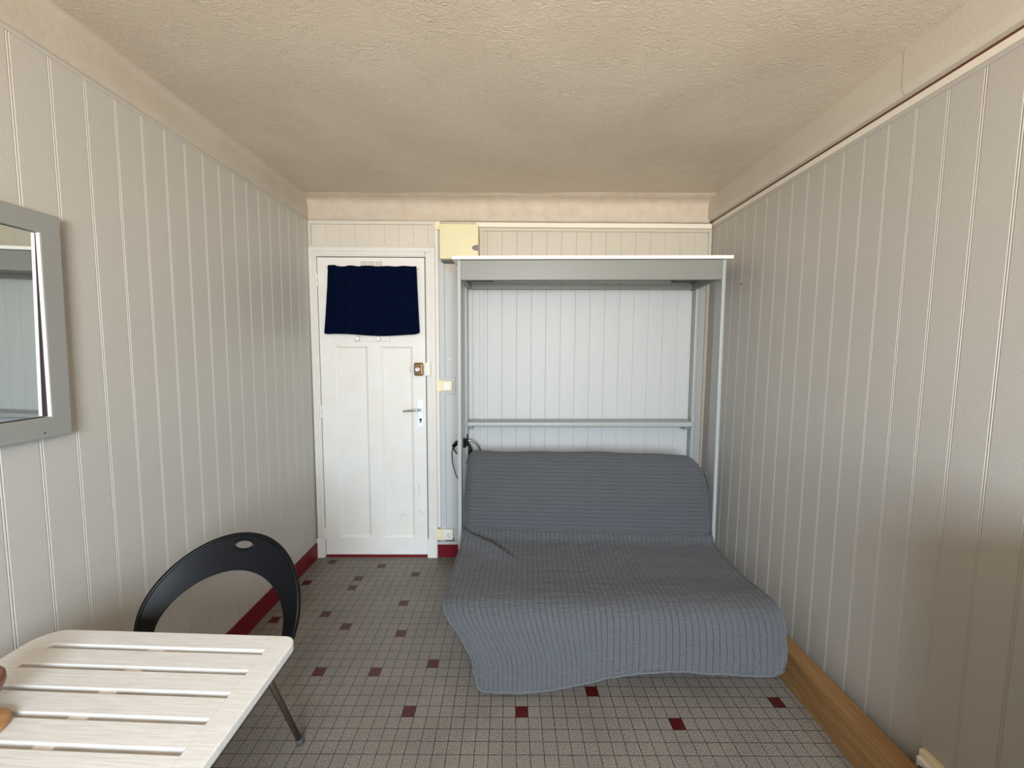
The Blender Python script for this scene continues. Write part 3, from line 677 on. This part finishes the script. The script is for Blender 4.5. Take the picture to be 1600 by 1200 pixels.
# ------------------------------------------------------------------ sofa bed with quilted cover
SR = math.radians(-3.38)
sofa = thing('sofa_bed', (0.440, 2.289, 0.0), 'grey sofa bed under a quilted cover below the canopy', 'sofa', SR)
def sst(a, b_, x):
    q = min(1, max(0, (x - a) / (b_ - a))); return q * q * (3 - 2 * q)
def cover():
    prof = [(0.030, 0.408), (0.0, 0.403), (-0.014, 0.390), (-0.030, 0.373), (-0.060, 0.364), (-0.13, 0.360), (-0.22, 0.360), (-0.32, 0.362), (-0.42, 0.367), (-0.50, 0.374), (-0.57, 0.380),
            (-0.625, 0.379), (-0.660, 0.368), (-0.686, 0.344), (-0.700, 0.308), (-0.706, 0.26), (-0.708, 0.20), (-0.704, 0.14), (-0.700, 0.08), (-0.698, 0.02)]
    # resample the profile by arc length
    P = [Vector((y, z)) for y, z in prof]; acc = [0]
    for a, b_ in zip(P, P[1:]): acc.append(acc[-1] + (b_ - a).length)
    tot = acc[-1]; nv = 230; nu = 300
    def at(sv):
        for k in range(len(P) - 1):
            if sv <= acc[k + 1] or k == len(P) - 2:
                # catmull-rom
                t_ = (sv - acc[k]) / (acc[k + 1] - acc[k])
                p0 = P[max(k - 1, 0)]; p1 = P[k]; p2 = P[k + 1]; p3 = P[min(k + 2, len(P) - 1)]
                return 0.5 * ((2 * p1) + (p2 - p0) * t_ + (2 * p0 - 5 * p1 + 4 * p2 - p3) * t_ * t_ + (3 * p1 - p0 - 3 * p2 + p3) * t_ ** 3)
    s_crest = 0.655
    bm = bmesh.new(); uvl = bm.loops.layers.uv.new('uv'); V = []
    for j in range(nv + 1):
        row = []
        for i in range(nu + 1):
            u = -1 + 2 * i / nu
            # hem height differs left to right
            xl = u * 0.70
            hem = 0.012 + 0.125 * sst(-0.62, 0.50, xl) + 0.006 * math.sin(xl * 9) + (0.0 if u > -0.97 else 0.01)
            # rounded lower left corner of the cover
            if u < -0.90: hem += 0.075 * ((-0.90 - u) / 0.10) ** 2.6
            smax = tot - hem + 0.02 - 0.02
            sv = smax * j / nv
            p = at(sv); y, z = p.x, p.y
            drop = max(0.0, (sv - s_crest) / (tot - s_crest))
            # half-widths: left side is drawn in towards the hem
            wl = 0.692 - 0.010 * sst(0.3, 0.62, sv) - 0.135 * sst(0.04, 0.72, drop)
            wr = 0.695 + 0.010 * sst(0.3, 0.75, sv) + 0.005 * math.sin(drop * 3)
            x = u * (wl if u < 0 else wr)
            # round the front corners in plan and let side edges sag
            eL = max(0, (-u - 0.86) / 0.14); eR = max(0, (u - 0.86) / 0.14)
            frontness = sst(0.56, 0.74, sv)
            y += 0.030 * (eL ** 2.4) * frontness + 0.030 * (eR ** 2.6) * frontness
            z -= 0.022 * (eL ** 2.5) * sst(0.45, 0.64, sv) * (1 - drop) + 0.008 * (eR ** 3) * sst(0.50, 0.66, sv) * (1 - drop)
            # saddle: seat hollow left of centre, crest higher to the right
            z += 0.014 * sst(0.35, 0.62, sv) * (1 - drop) * sst(-0.1, 0.65, x)
            z -= 0.010 * math.exp(-((x + 0.1) / 0.5) ** 2) * math.exp(-((sv - 0.35) / 0.2) ** 2)
            # pulled-up corner and diagonal fold, back left
            dd = sv - (0.03 + (x + 0.68) * 0.66)
            mk = (1 - sst(-0.54, -0.36, x))
            dpt = -0.028 * math.exp(-((dd + 0.004) / 0.026) ** 2) + 0.042 * math.exp(-((dd - 0.055) / (0.022 if dd < 0.055 else 0.075)) ** 2)
            z += dpt * mk
            z += 0.018 * math.exp(-(((x + 0.69) / 0.05) ** 2 + ((sv - 0.03) / 0.05) ** 2))
            # crumple band near the back, long soft wrinkles on the front drop
            cb = math.exp(-((sv - 0.075) / 0.05) ** 2)
            z += 0.004 * cb * noise.noise(Vector((x * 9, sv * 70, 1)))
            w = noise.noise(Vector((x * 3.2, sv * 13, 3))) + 0.6 * noise.noise(Vector((x * 9, sv * 34, 8)))
            y += 0.0085 * w * sst(0.10, 0.5, drop); z += 0.003 * w * (1 - drop)
            w2 = noise.noise(Vector((x * 22, sv * 75, 5)))
            y += 0.0042 * w2 * sst(0.10, 0.5, drop); z += 0.0012 * w2 * (1 - drop)
            y += 0.010 * math.sin(x * 5.2 + 0.8) * sst(0.3, 1, drop)
            # quilting channels
            ph = (x / 0.0255) % 1.0; q = abs(math.sin(math.pi * ph)) ** 0.6
            nrm = 0.0014 * q
            y -= nrm * sst(0.0, 0.3, drop); z += nrm * (1 - sst(0.0, 0.3, drop))
            row.append((bm.verts.new((x, y, z)), (u * 0.70, sv)))
        V.append(row)
    for j in range(nv):
        for i in range(nu):
            q = [V[j][i], V[j][i + 1], V[j + 1][i + 1], V[j + 1][i]]
            f = bm.faces.new([p[0] for p in q]); f.smooth = True
            for l, p in zip(f.loops, q): l[uvl].uv = p[1]
    hem_l = [tuple(V[nv][i][0].co) for i in range(0, nu + 1, 2)]
    left_l = [tuple(V[j][0][0].co) for j in range(0, nv + 1, 3)]
    right_l = [tuple(V[j][nu][0].co) for j in range(0, nv + 1, 3)]
    bmesh.ops.recalc_face_normals(bm, faces=bm.faces)
    me = bpy.data.meshes.new('seat_cover'); bm.to_mesh(me); bm.free(); me.materials.append(M['quilt_seat'])
    o = bpy.data.objects.new('seat_cover', me); COL.objects.link(o); o.parent = sofa; TLOC[o.name] = Vector((0, 0, 0))
    md = o.modifiers.new('solid', 'SOLIDIFY'); md.thickness = 0.008; md.offset = -1 if me.polygons[0].normal.z > 0 else 1
    bb = MB(); bb.tube(left_l[::-1] + [], 0.0045, 8)
    bb.tube(hem_l, 0.0050, 8); bb.tube(right_l, 0.0045, 8)
    bb.build('hem_binding', M['quilt_plain'], o, smooth=True, world=False)
    return o
M['quilt_plain'] = mat('grey_cotton_binding', (0.10, 0.105, 0.114, 1), 0.9, bump=0.3, bscale=500, spec=0.2)
cover()

def sofa_back():
    bm = bmesh.new(); uvl = bm.loops.layers.uv.new('uv')
    nc, nr = 200, 110
    rings = []
    z0 = 0.372
    for i in range(nc + 1):
        u = i / nc; x = -0.700 + 1.404 * u
        # top outline: tight corner left, broad round corner right
        dl = x + 0.700; dr = 0.704 - x
        top = 0.812 + 0.004 * math.sin(x * 5 + 1) + 0.002 * math.sin(x * 17) - 0.004 * x
        if dl < 0.045: top -= 0.050 * (1 - math.sqrt(max(0, 1 - ((0.045 - dl) / 0.045) ** 2)))
        if dr < 0.105: top -= 0.15 * (1 - math.sqrt(max(0, 1 - ((0.105 - dr) / 0.105) ** 2)))
        th = 0.11 * (0.35 + 0.65 * min(1, (min(dl, dr) / 0.05)) ** 0.5)
        H = top - z0; ring = []; L_ = 0
        r = min(th / 2, 0.05)
        # front up, over, back down
        pts = []
        for k in range(nr + 1):
            q = k / nr
            if q < 0.62: pts.append((0.0, (H - r) * q / 0.62))
            elif q < 0.80:
                a = (q - 0.62) / 0.18 * math.pi; pts.append((th / 2 - math.cos(a) * th / 2, (H - r) + math.sin(a) * r))
            else: pts.append((th, (H - r) * (1 - (q - 0.80) / 0.20)))
        edge = 0.028 * (1 - min(1, min(dl, dr) / 0.05)) ** 2
        prev = None
        for (py_, pz_) in pts:
            z = z0 + pz_
            lean = 0.33 * pz_ * (0.75 + 0.25 * pz_ / 0.45)
            bulge = -0.020 * math.sin(math.pi * min(1, pz_ / H)) * (1 - (2 * u - 1) ** 4)
            y = 0.004 + lean + py_ + (bulge + edge if py_ < th / 2 else -edge)
            w = noise.noise(Vector((x * 4.5, z * 60, 2))) + 0.6 * noise.noise(Vector((x * 12, z * 110, 7)))
            if py_ < th / 2: y += 0.0020 * w
            if prev is not None: L_ += math.hypot(y - prev[0], z - prev[1])
            prev = (y, z)
            q = abs(math.sin(math.pi * (L_ / 0.0225))) ** 0.6
            yy = y - (0.0005 * q if py_ < th / 2 else 0)
            xx = x + (0.004 * math.sin(z * 20) if u == 0 or u == 1 else 0)
            ring.append((bm.verts.new((xx, yy, z)), (x, L_)))
        rings.append(ring)
    for i in range(nc):
        for k in range(nr):
            q = [rings[i][k], rings[i + 1][k], rings[i + 1][k + 1], rings[i][k + 1]]
            f = bm.faces.new([p[0] for p in q]); f.smooth = True
            for l, p in zip(f.loops, q): l[uvl].uv = p[1]
    for i in (0, nc):
        ring = rings[i]; f = bm.faces.new([p[0] for p in ring])
        for l, p in zip(f.loops, ring): l[uvl].uv = p[1]
    bmv = [rings[i][0][0] for i in range(nc + 1)] + [rings[i][nr][0] for i in range(nc, -1, -1)]
    bm.faces.new(bmv)
    edgeR = [tuple(rings[nc][k][0].co) for k in range(0, int(nr * 0.8))]; edgeL = [tuple(rings[0][k][0].co) for k in range(0, int(nr * 0.8))]
    bmesh.ops.recalc_face_normals(bm, faces=bm.faces)
    me = bpy.data.meshes.new('backrest'); bm.to_mesh(me); bm.free(); me.materials.append(M['quilt_back'])
    o = bpy.data.objects.new('backrest', me); COL.objects.link(o); o.parent = sofa; TLOC[o.name] = Vector((0, 0, 0))
    for e_ in (edgeR, edgeL):
        bb = MB(); bb.tube(e_, 0.004, 8); bb.build('piping', M['quilt_plain'], o, smooth=True, world=False)
sofa_back()
# mattress, frame and legs below the cover
b = MB(); b.box(-0.62, 0.66, -0.640, 0.02, 0.220, 0.322); b.build('mattress', M['mattress'], sofa, bevel=0.03, segs=4, world=False)
b = MB()
for x in (-0.46, 0.46): b.box(x - 0.015, x + 0.015, -0.56, 0.16, 0.15, 0.22)
b.box(-0.60, 0.60, -0.52, -0.48, 0.17, 0.20); b.box(-0.60, 0.60, 0.12, 0.15, 0.17, 0.20)
for k in range(9): b.box(-0.57 + k * 0.14, -0.52 + k * 0.14, -0.57, 0.14, 0.203, 0.222)
b.build('bed_frame', M['blackmetal'], sofa, world=False)
for x in (-0.46, -0.06, 0.46):
    for y in (-0.50, 0.135):
        b = MB(); b.tube([(x, y, 0.0), (x, y, 0.018), (x, y, 0.019), (x, y, 0.20)], [0.020, 0.020, 0.013, 0.013], 14); b.build('leg', M['blackmetal'], sofa, world=False)

# ------------------------------------------------------------------ clip-on reading lamp on the left post
t = thing('clip_lamp', (-0.285, 2.70, 0.80), 'black clip-on gooseneck lamp clamped to a canopy post at the left end of the sofa', 'lamp')
b = MB(); b.box(-0.324, -0.274, 2.668, 2.7145, 0.797, 0.852); b.box(-0.283, -0.259, 2.668, 2.712, 0.809, 0.849); b.tube([(-0.267, 2.69, 0.850), (-0.266, 2.69, 0.884)], 0.0042, 8)
b.build('clamp', M['black'], t, bevel=0.005)
b = MB(); b.tube([(-0.322, 2.69, 0.830), (-0.340, 2.69, 0.821), (-0.360, 2.69, 0.799)], [0.014, 0.014, 0.011], 12); b.build('clamp_lever', M['black'], t, smooth=True)
gp = [(-0.283, 2.69, 0.823)]
for k in range(17):
    a = math.radians(100 - k * 7.5); gp.append((-0.265 + 0.086 * math.cos(a), 2.69 + 0.002 * k, 0.742 + 0.098 * math.sin(a)))
b = MB(); b.tube(gp, 0.0064, 10); b.build('gooseneck', M['chrome'], t, smooth=True)
b = MB(); b.tube([(-0.268, 2.675, 0.828), (-0.252, 2.67, 0.814), (-0.244, 2.67, 0.780), (-0.250, 2.67, 0.735)], [0.007, 0.010, 0.012, 0.012], 12); b.build('lamp_head', M['black'], t, smooth=True)
b = MB(); b.tube([(-0.360, 2.69, 0.799), (-0.370, 2.70, 0.750), (-0.365, 2.70, 0.685), (-0.348, 2.70, 0.615), (-0.324, 2.70, 0.568), (-0.305, 2.70, 0.51)], 0.0030, 8); b.build('cable', M['black'], t, smooth=True)
b = MB(); b.tube([(-0.359, 2.69, 0.790), (-0.344, 2.69, 0.762), (-0.322, 2.69, 0.745), (-0.296, 2.69, 0.739)], 0.0043, 8); b.build('clamp_spring', M['black'], t, smooth=True)

# ------------------------------------------------------------------ socket on the right wall
t = thing('wall_socket', (1.30, 1.16, 0.09), 'cream surface socket low on the right wall above the pine board', 'socket')
b = MB(); b.box(1.296, 1.318, 1.09, 1.214, 0.085, 0.186); b.build('socket_base', M['cream'], t, bevel=0.004)
b = MB(); b.box(1.280, 1.298, 1.105, 1.206, 0.090, 0.172); b.build('socket_front', M['ivory'], t, bevel=0.006, segs=3)
b = MB(); b.lathe([(0.020, 0), (0.020, 0.002)], (1.278, 1.178, 0.135), 'X', 24); b.build('socket_well', M['grey'], t)

# small fixings on the walls
b = MB(); b.lathe([(0.006, 0), (0.005, 0.006)], (-0.396, YB + 0.009, 1.367), 'Y', 12); tag(b.build('screw', M['ivory']), 'small white screw head on the boards above the light switch', 'screw')
b = MB(); b.lathe([(0.006, 0), (0.006, -0.004)], (1.328, 2.42, 1.810), 'X', 12); tag(b.build('screw', M['grey']), 'dark screw in the right wall beside the top of the canopy', 'screw')

# ------------------------------------------------------------------ table
TR = math.radians(-2.6); TZ = 0.72
table = thing('slatted_table', (-0.825, 0.995, 0), 'whitewashed slatted wooden table in front of the black chair', 'table', TR)
# local frame: x across, y away from the camera, back edge at y=+0.006
tx0, tx1, ty0, ty1 = -0.338, 0.306, -0.90, 0.008
def rounded(x0, x1, y0, y1, rs, n=8):
    (rbl, rbr, rtr, rtl) = rs; p = []
    for (cx, cy, r, a0) in ((x0 + rbl, y0 + rbl, rbl, 180), (x1 - rbr, y0 + rbr, rbr, 270), (x1 - rtr, y1 - rtr, rtr, 0), (x0 + rtl, y1 - rtl, rtl, 90)):
        for k in range(n + 1):
            a = math.radians(a0 + 90 * k / n); p.append((cx + r * math.cos(a), cy + r * math.sin(a)))
    return p
def table_build():
    th = 0.021; z0 = TZ - th
    fr = 0.056; frb = 0.052
    outer = rounded(tx0, tx1, ty0, ty1, (0.05, 0.03, 0.030, 0.060)); n = len(outer)
    inner = []
    ix0, ix1, iy0, iy1 = tx0 + fr + 0.010, tx1 - fr, ty0 + fr, ty1 - frb
    for (x, y) in outer:
        inner.append((min(max(x, ix0), ix1), min(max(y, iy0), iy1)))
    bb = MB()
    for k in range(n):
        a, b_, c_, e = outer[k], outer[(k + 1) % n], inner[(k + 1) % n], inner[k]
        o = len(bb.v)
        bb.v += [(*a, TZ), (*b_, TZ), (*c_, TZ), (*e, TZ), (*a, z0), (*b_, z0), (*c_, z0), (*e, z0)]
        bb.f += [(o, o + 1, o + 2, o + 3), (o + 7, o + 6, o + 5, o + 4), (o, o + 4, o + 5, o + 1), (o + 3, o + 2, o + 6, o + 7)]
    o = bb.build('table_frame', M['whitewash'], table, world=False)
    bmx = bmesh.new(); bmx.from_mesh(o.data); bmesh.ops.remove_doubles(bmx, verts=bmx.verts, dist=1e-5)
    bmesh.ops.dissolve_degenerate(bmx, edges=bmx.edges, dist=1e-5)
    bmesh.ops.recalc_face_normals(bmx, faces=bmx.faces); bmx.to_mesh(o.data); bmx.free()
    md = o.modifiers.new('bevel', 'BEVEL'); md.width = 0.003; md.segments = 3; md.limit_method = 'ANGLE'; md.angle_limit = math.radians(50)
    # slats
    pitch_ = 0.0610; g_ = 0.0115; y = iy1
    k = 0
    while y - (pitch_ - g_) > iy0 - 0.01:
        ya = y - g_; yb = y - pitch_
        if yb < iy0 + 0.004: yb = iy0 + 0.001
        s_ = MB(); s_.box(ix0 - 0.004, ix1 + 0.004, yb, ya, z0 + 0.002, TZ - 0.0008)
        s_.build('slat', M['whitewash'], table, bevel=0.002, world=False)
        y -= pitch_; k += 1
    bb = MB()
    for x in (-0.012, ):
        bb.box(x - 0.020, x + 0.020, ty0 + 0.03, ty1 - 0.03, z0 - 0.018, TZ - 0.007)
    bb.build('cross_bar', M['whitewash'], table, bevel=0.002, world=False)
    # apron inset and centre pedestal (hidden below the top)
    for ya in (ty0 + 0.20, -0.22):
        bb = MB(); bb.box(-0.22, 0.16, ya, ya + 0.025, z0 - 0.06, z0); bb.build('apron', M['whitewash'], table, bevel=0.002, world=False)
    for x in (-0.22, 0.12):
        for y in (-0.225, ty0 + 0.195):
            bb = MB(); bb.box(x, x + 0.04, y, y + 0.04, 0, z0 - 0.0); bb.build('leg', M['whitewash'], table, bevel=0.003, world=False)
table_build()
for o in table.children:      # all but the legs sheared sideways so the right edge fits the camera view
    if o.name.startswith('leg'): continue
    for v_ in o.data.vertices: v_.co.x -= 0.05 * v_.co.y

# ------------------------------------------------------------------ wooden pieces at the table's left edge
gx, gy = -0.992, 0.717
t = thing('wooden_goblet', (gx, gy, TZ), 'turned wooden goblet with a wide foot at the left edge of the slatted table', 'goblet')
b = MB(); b.lathe([(0.053, 0.0), (0.057, 0.004), (0.0575, 0.008), (0.054, 0.011), (0.048, 0.010), (0.022, 0.016), (0.014, 0.022)], (gx, gy, TZ + 0.0003), 'Z', 56)
b.build('foot', M['oak'], t, smooth=True)
b = MB(); b.lathe([(0.013, 0.018), (0.0125, 0.032), (0.018, 0.042), (0.036, 0.056), (0.050, 0.068), (0.0560, 0.084), (0.0555, 0.096), (0.052, 0.101), (0.047, 0.097), (0.042, 0.080), (0.020, 0.064), (0.004, 0.062)], (gx, gy, TZ), 'Z', 56)
b.build('bowl', M['brownwood'], t, smooth=True)

# ------------------------------------------------------------------ chair
CX, CY = -0.889, 1.294
chair = thing('oval_back_chair', (CX, CY, 0), 'black plastic chair with an open oval back tucked under the table', 'chair')
K_, TILT, Z0_ = 1.091, 0.478, 0.604
def on_back(x, z):
    return Vector((x, TILT * (z - Z0_) - K_ * x * x, z))
def chair_build():
    bm = bmesh.new()
    n, k = 260, 44
    hx, hz, hw, hh = HOLE
    grid = []
    A0, A1 = math.radians(-52), math.radians(232)
    for i in range(n + 1):
        a = A0 + (A1 - A0) * i / n; row = []
        ox, oz = 0.241 * math.cos(a), 0.604 + 0.196 * math.sin(a)
        ix, iz = 0.199 * math.cos(a), 0.561 + 0.138 * math.sin(a)
        for j in range(k + 1):
            t_ = j / k
            row.append(bm.verts.new(on_back(ix + (ox - ix) * t_, iz + (oz - iz) * t_)))
        grid.append(row)
    for i in range(n):
        for j in range(k):
            q = (grid[i][j], grid[i + 1][j], grid[i + 1][j + 1], grid[i][j + 1])
            cx = sum(v.co.x for v in q) / 4; cz = sum(v.co.z for v in q) / 4
            if ((cx - hx) / hw) ** 2 + ((cz - hz) / hh) ** 2 < 1: continue
            bm.faces.new(q)
    bmesh.ops.delete(bm, geom=[v for v in bm.verts if not v.link_faces], context='VERTS')
    for v in bm.verts:
        if v.is_boundary:
            dx, dz = (v.co.x - hx) / hw, (v.co.z - hz) / hh; r = math.hypot(dx, dz)
            if r < 1.35:
                v.co = on_back(hx + dx / r * hw, hz + dz / r * hh)
    for v in bm.verts:   # dish the band and pinch it towards its edges
        pass
    outer = [grid[i][k].co.copy() for i in range(0, n + 1, 2)]; inner = [grid[i][0].co.copy() for i in range(0, n + 1, 2)]
    # seat
    ns, nw = 40, 36; S = []
    for i in range(ns + 1):
        v = i / ns; y = -0.075 - 0.415 * v
        hwid = 0.142 + 0.004 * sst(0, 0.4, v) + 0.036 * sst(0.45, 0.72, v)
        if v > 0.72: hwid *= math.sqrt(max(0.02, 1 - ((v - 0.72) / 0.285) ** 2.6))
        row = []
        for j in range(nw + 1):
            u = -1 + 2 * j / nw; x = u * hwid
            z = 0.436 - 0.020 * (1 - u * u) * math.sin(math.pi * min(1, v * 1.1)) + 0.018 * (1 - v) ** 4 * (0.3 + u * u) - 0.018 * sst(0.86, 1, v)
            yy = y + 0.02 * (1 - u * u) * (1 - v) ** 3
            row.append(bm.verts.new((x, yy, z)))
        S.append(row)
    for i in range(ns):
        for j in range(nw): bm.faces.new((S[i][j], S[i][j + 1], S[i + 1][j + 1], S[i + 1][j]))
    for f in bm.faces: f.smooth = True
    bmesh.ops.recalc_face_normals(bm, faces=bm.faces)
    me = bpy.data.meshes.new('shell'); bm.to_mesh(me); bm.free(); me.materials.append(M['black'])
    o = bpy.data.objects.new('shell', me); COL.objects.link(o); o.parent = chair; TLOC[o.name] = Vector((0, 0, 0))
    md = o.modifiers.new('solid', 'SOLIDIFY'); md.thickness = 0.012; md.offset = 0
    md = o.modifiers.new('bevel', 'BEVEL'); md.width = 0.003; md.segments = 2; md.limit_method = 'ANGLE'; md.angle_limit = math.radians(50)
    bb = MB()
    bb.tube([tuple(p + Vector((0, -0.001, 0))) for p in outer], 0.0075, 10)
    hole = []
    for q in range(41):
        a = 2 * math.pi * q / 40; hole.append(tuple(on_back(hx + (hw + 0.002) * math.cos(a), hz + (hh + 0.0015) * math.sin(a)) + Vector((0, -0.003, 0))))
    bb.tube(hole, 0.0052, 8, caps=False)
    bb.build('shell_rim', M['black'], o, smooth=True, world=False)
    # legs: steel tubes splaying outwards
    for (sx, sy, top, foot) in ((1, 1, (0.118, -0.045, 0.432), (0.139, 0.126, 0.0)), (-1, 1, (-0.118, -0.045, 0.432), (-0.165, 0.126, 0.0)),
                                (1, -1, (0.125, -0.36, 0.425), (0.150, -0.44, 0.0)), (-1, -1, (-0.125, -0.36, 0.425), (-0.150, -0.44, 0.0))):
        T, B_ = Vector(top), Vector(foot); d_ = (T - B_).normalized()
        bb = MB(); bb.tube([tuple(T), tuple(B_ + d_ * 0.030)], 0.0095, 16); lg = bb.build('leg', M['leg'], chair, smooth=True, world=False)
        bb = MB(); bb.tube([tuple(B_ + d_ * 0.034), tuple(B_ + d_ * 0.008), (B_.x, B_.y, 0.0)], [0.0125, 0.0125, 0.011], 16); bb.build('foot_tip', M['foot'], lg, smooth=True, world=False)
    bb = MB(); bb.tube([(0.118, -0.045, 0.422), (0.12, -0.2, 0.408), (0.125, -0.36, 0.416)], 0.008, 12); bb.tube([(-0.118, -0.045, 0.422), (-0.12, -0.2, 0.408), (-0.125, -0.36, 0.416)], 0.008, 12)
    bb.tube([(-0.12, -0.2, 0.408), (0.12, -0.2, 0.408)], 0.008, 12); bb.build('under_frame', M['leg'], chair, smooth=True, world=False)
HOLE = (0.0, 0.772, 0.032, 0.0135)
chair_build()

# ------------------------------------------------------------------ shade every bevelled part cleanly
for o in bpy.data.objects:
    if o.type == 'MESH' and any(md.type == 'BEVEL' for md in o.modifiers):
        for md in o.modifiers:
            if md.type == 'BEVEL': md.harden_normals = False
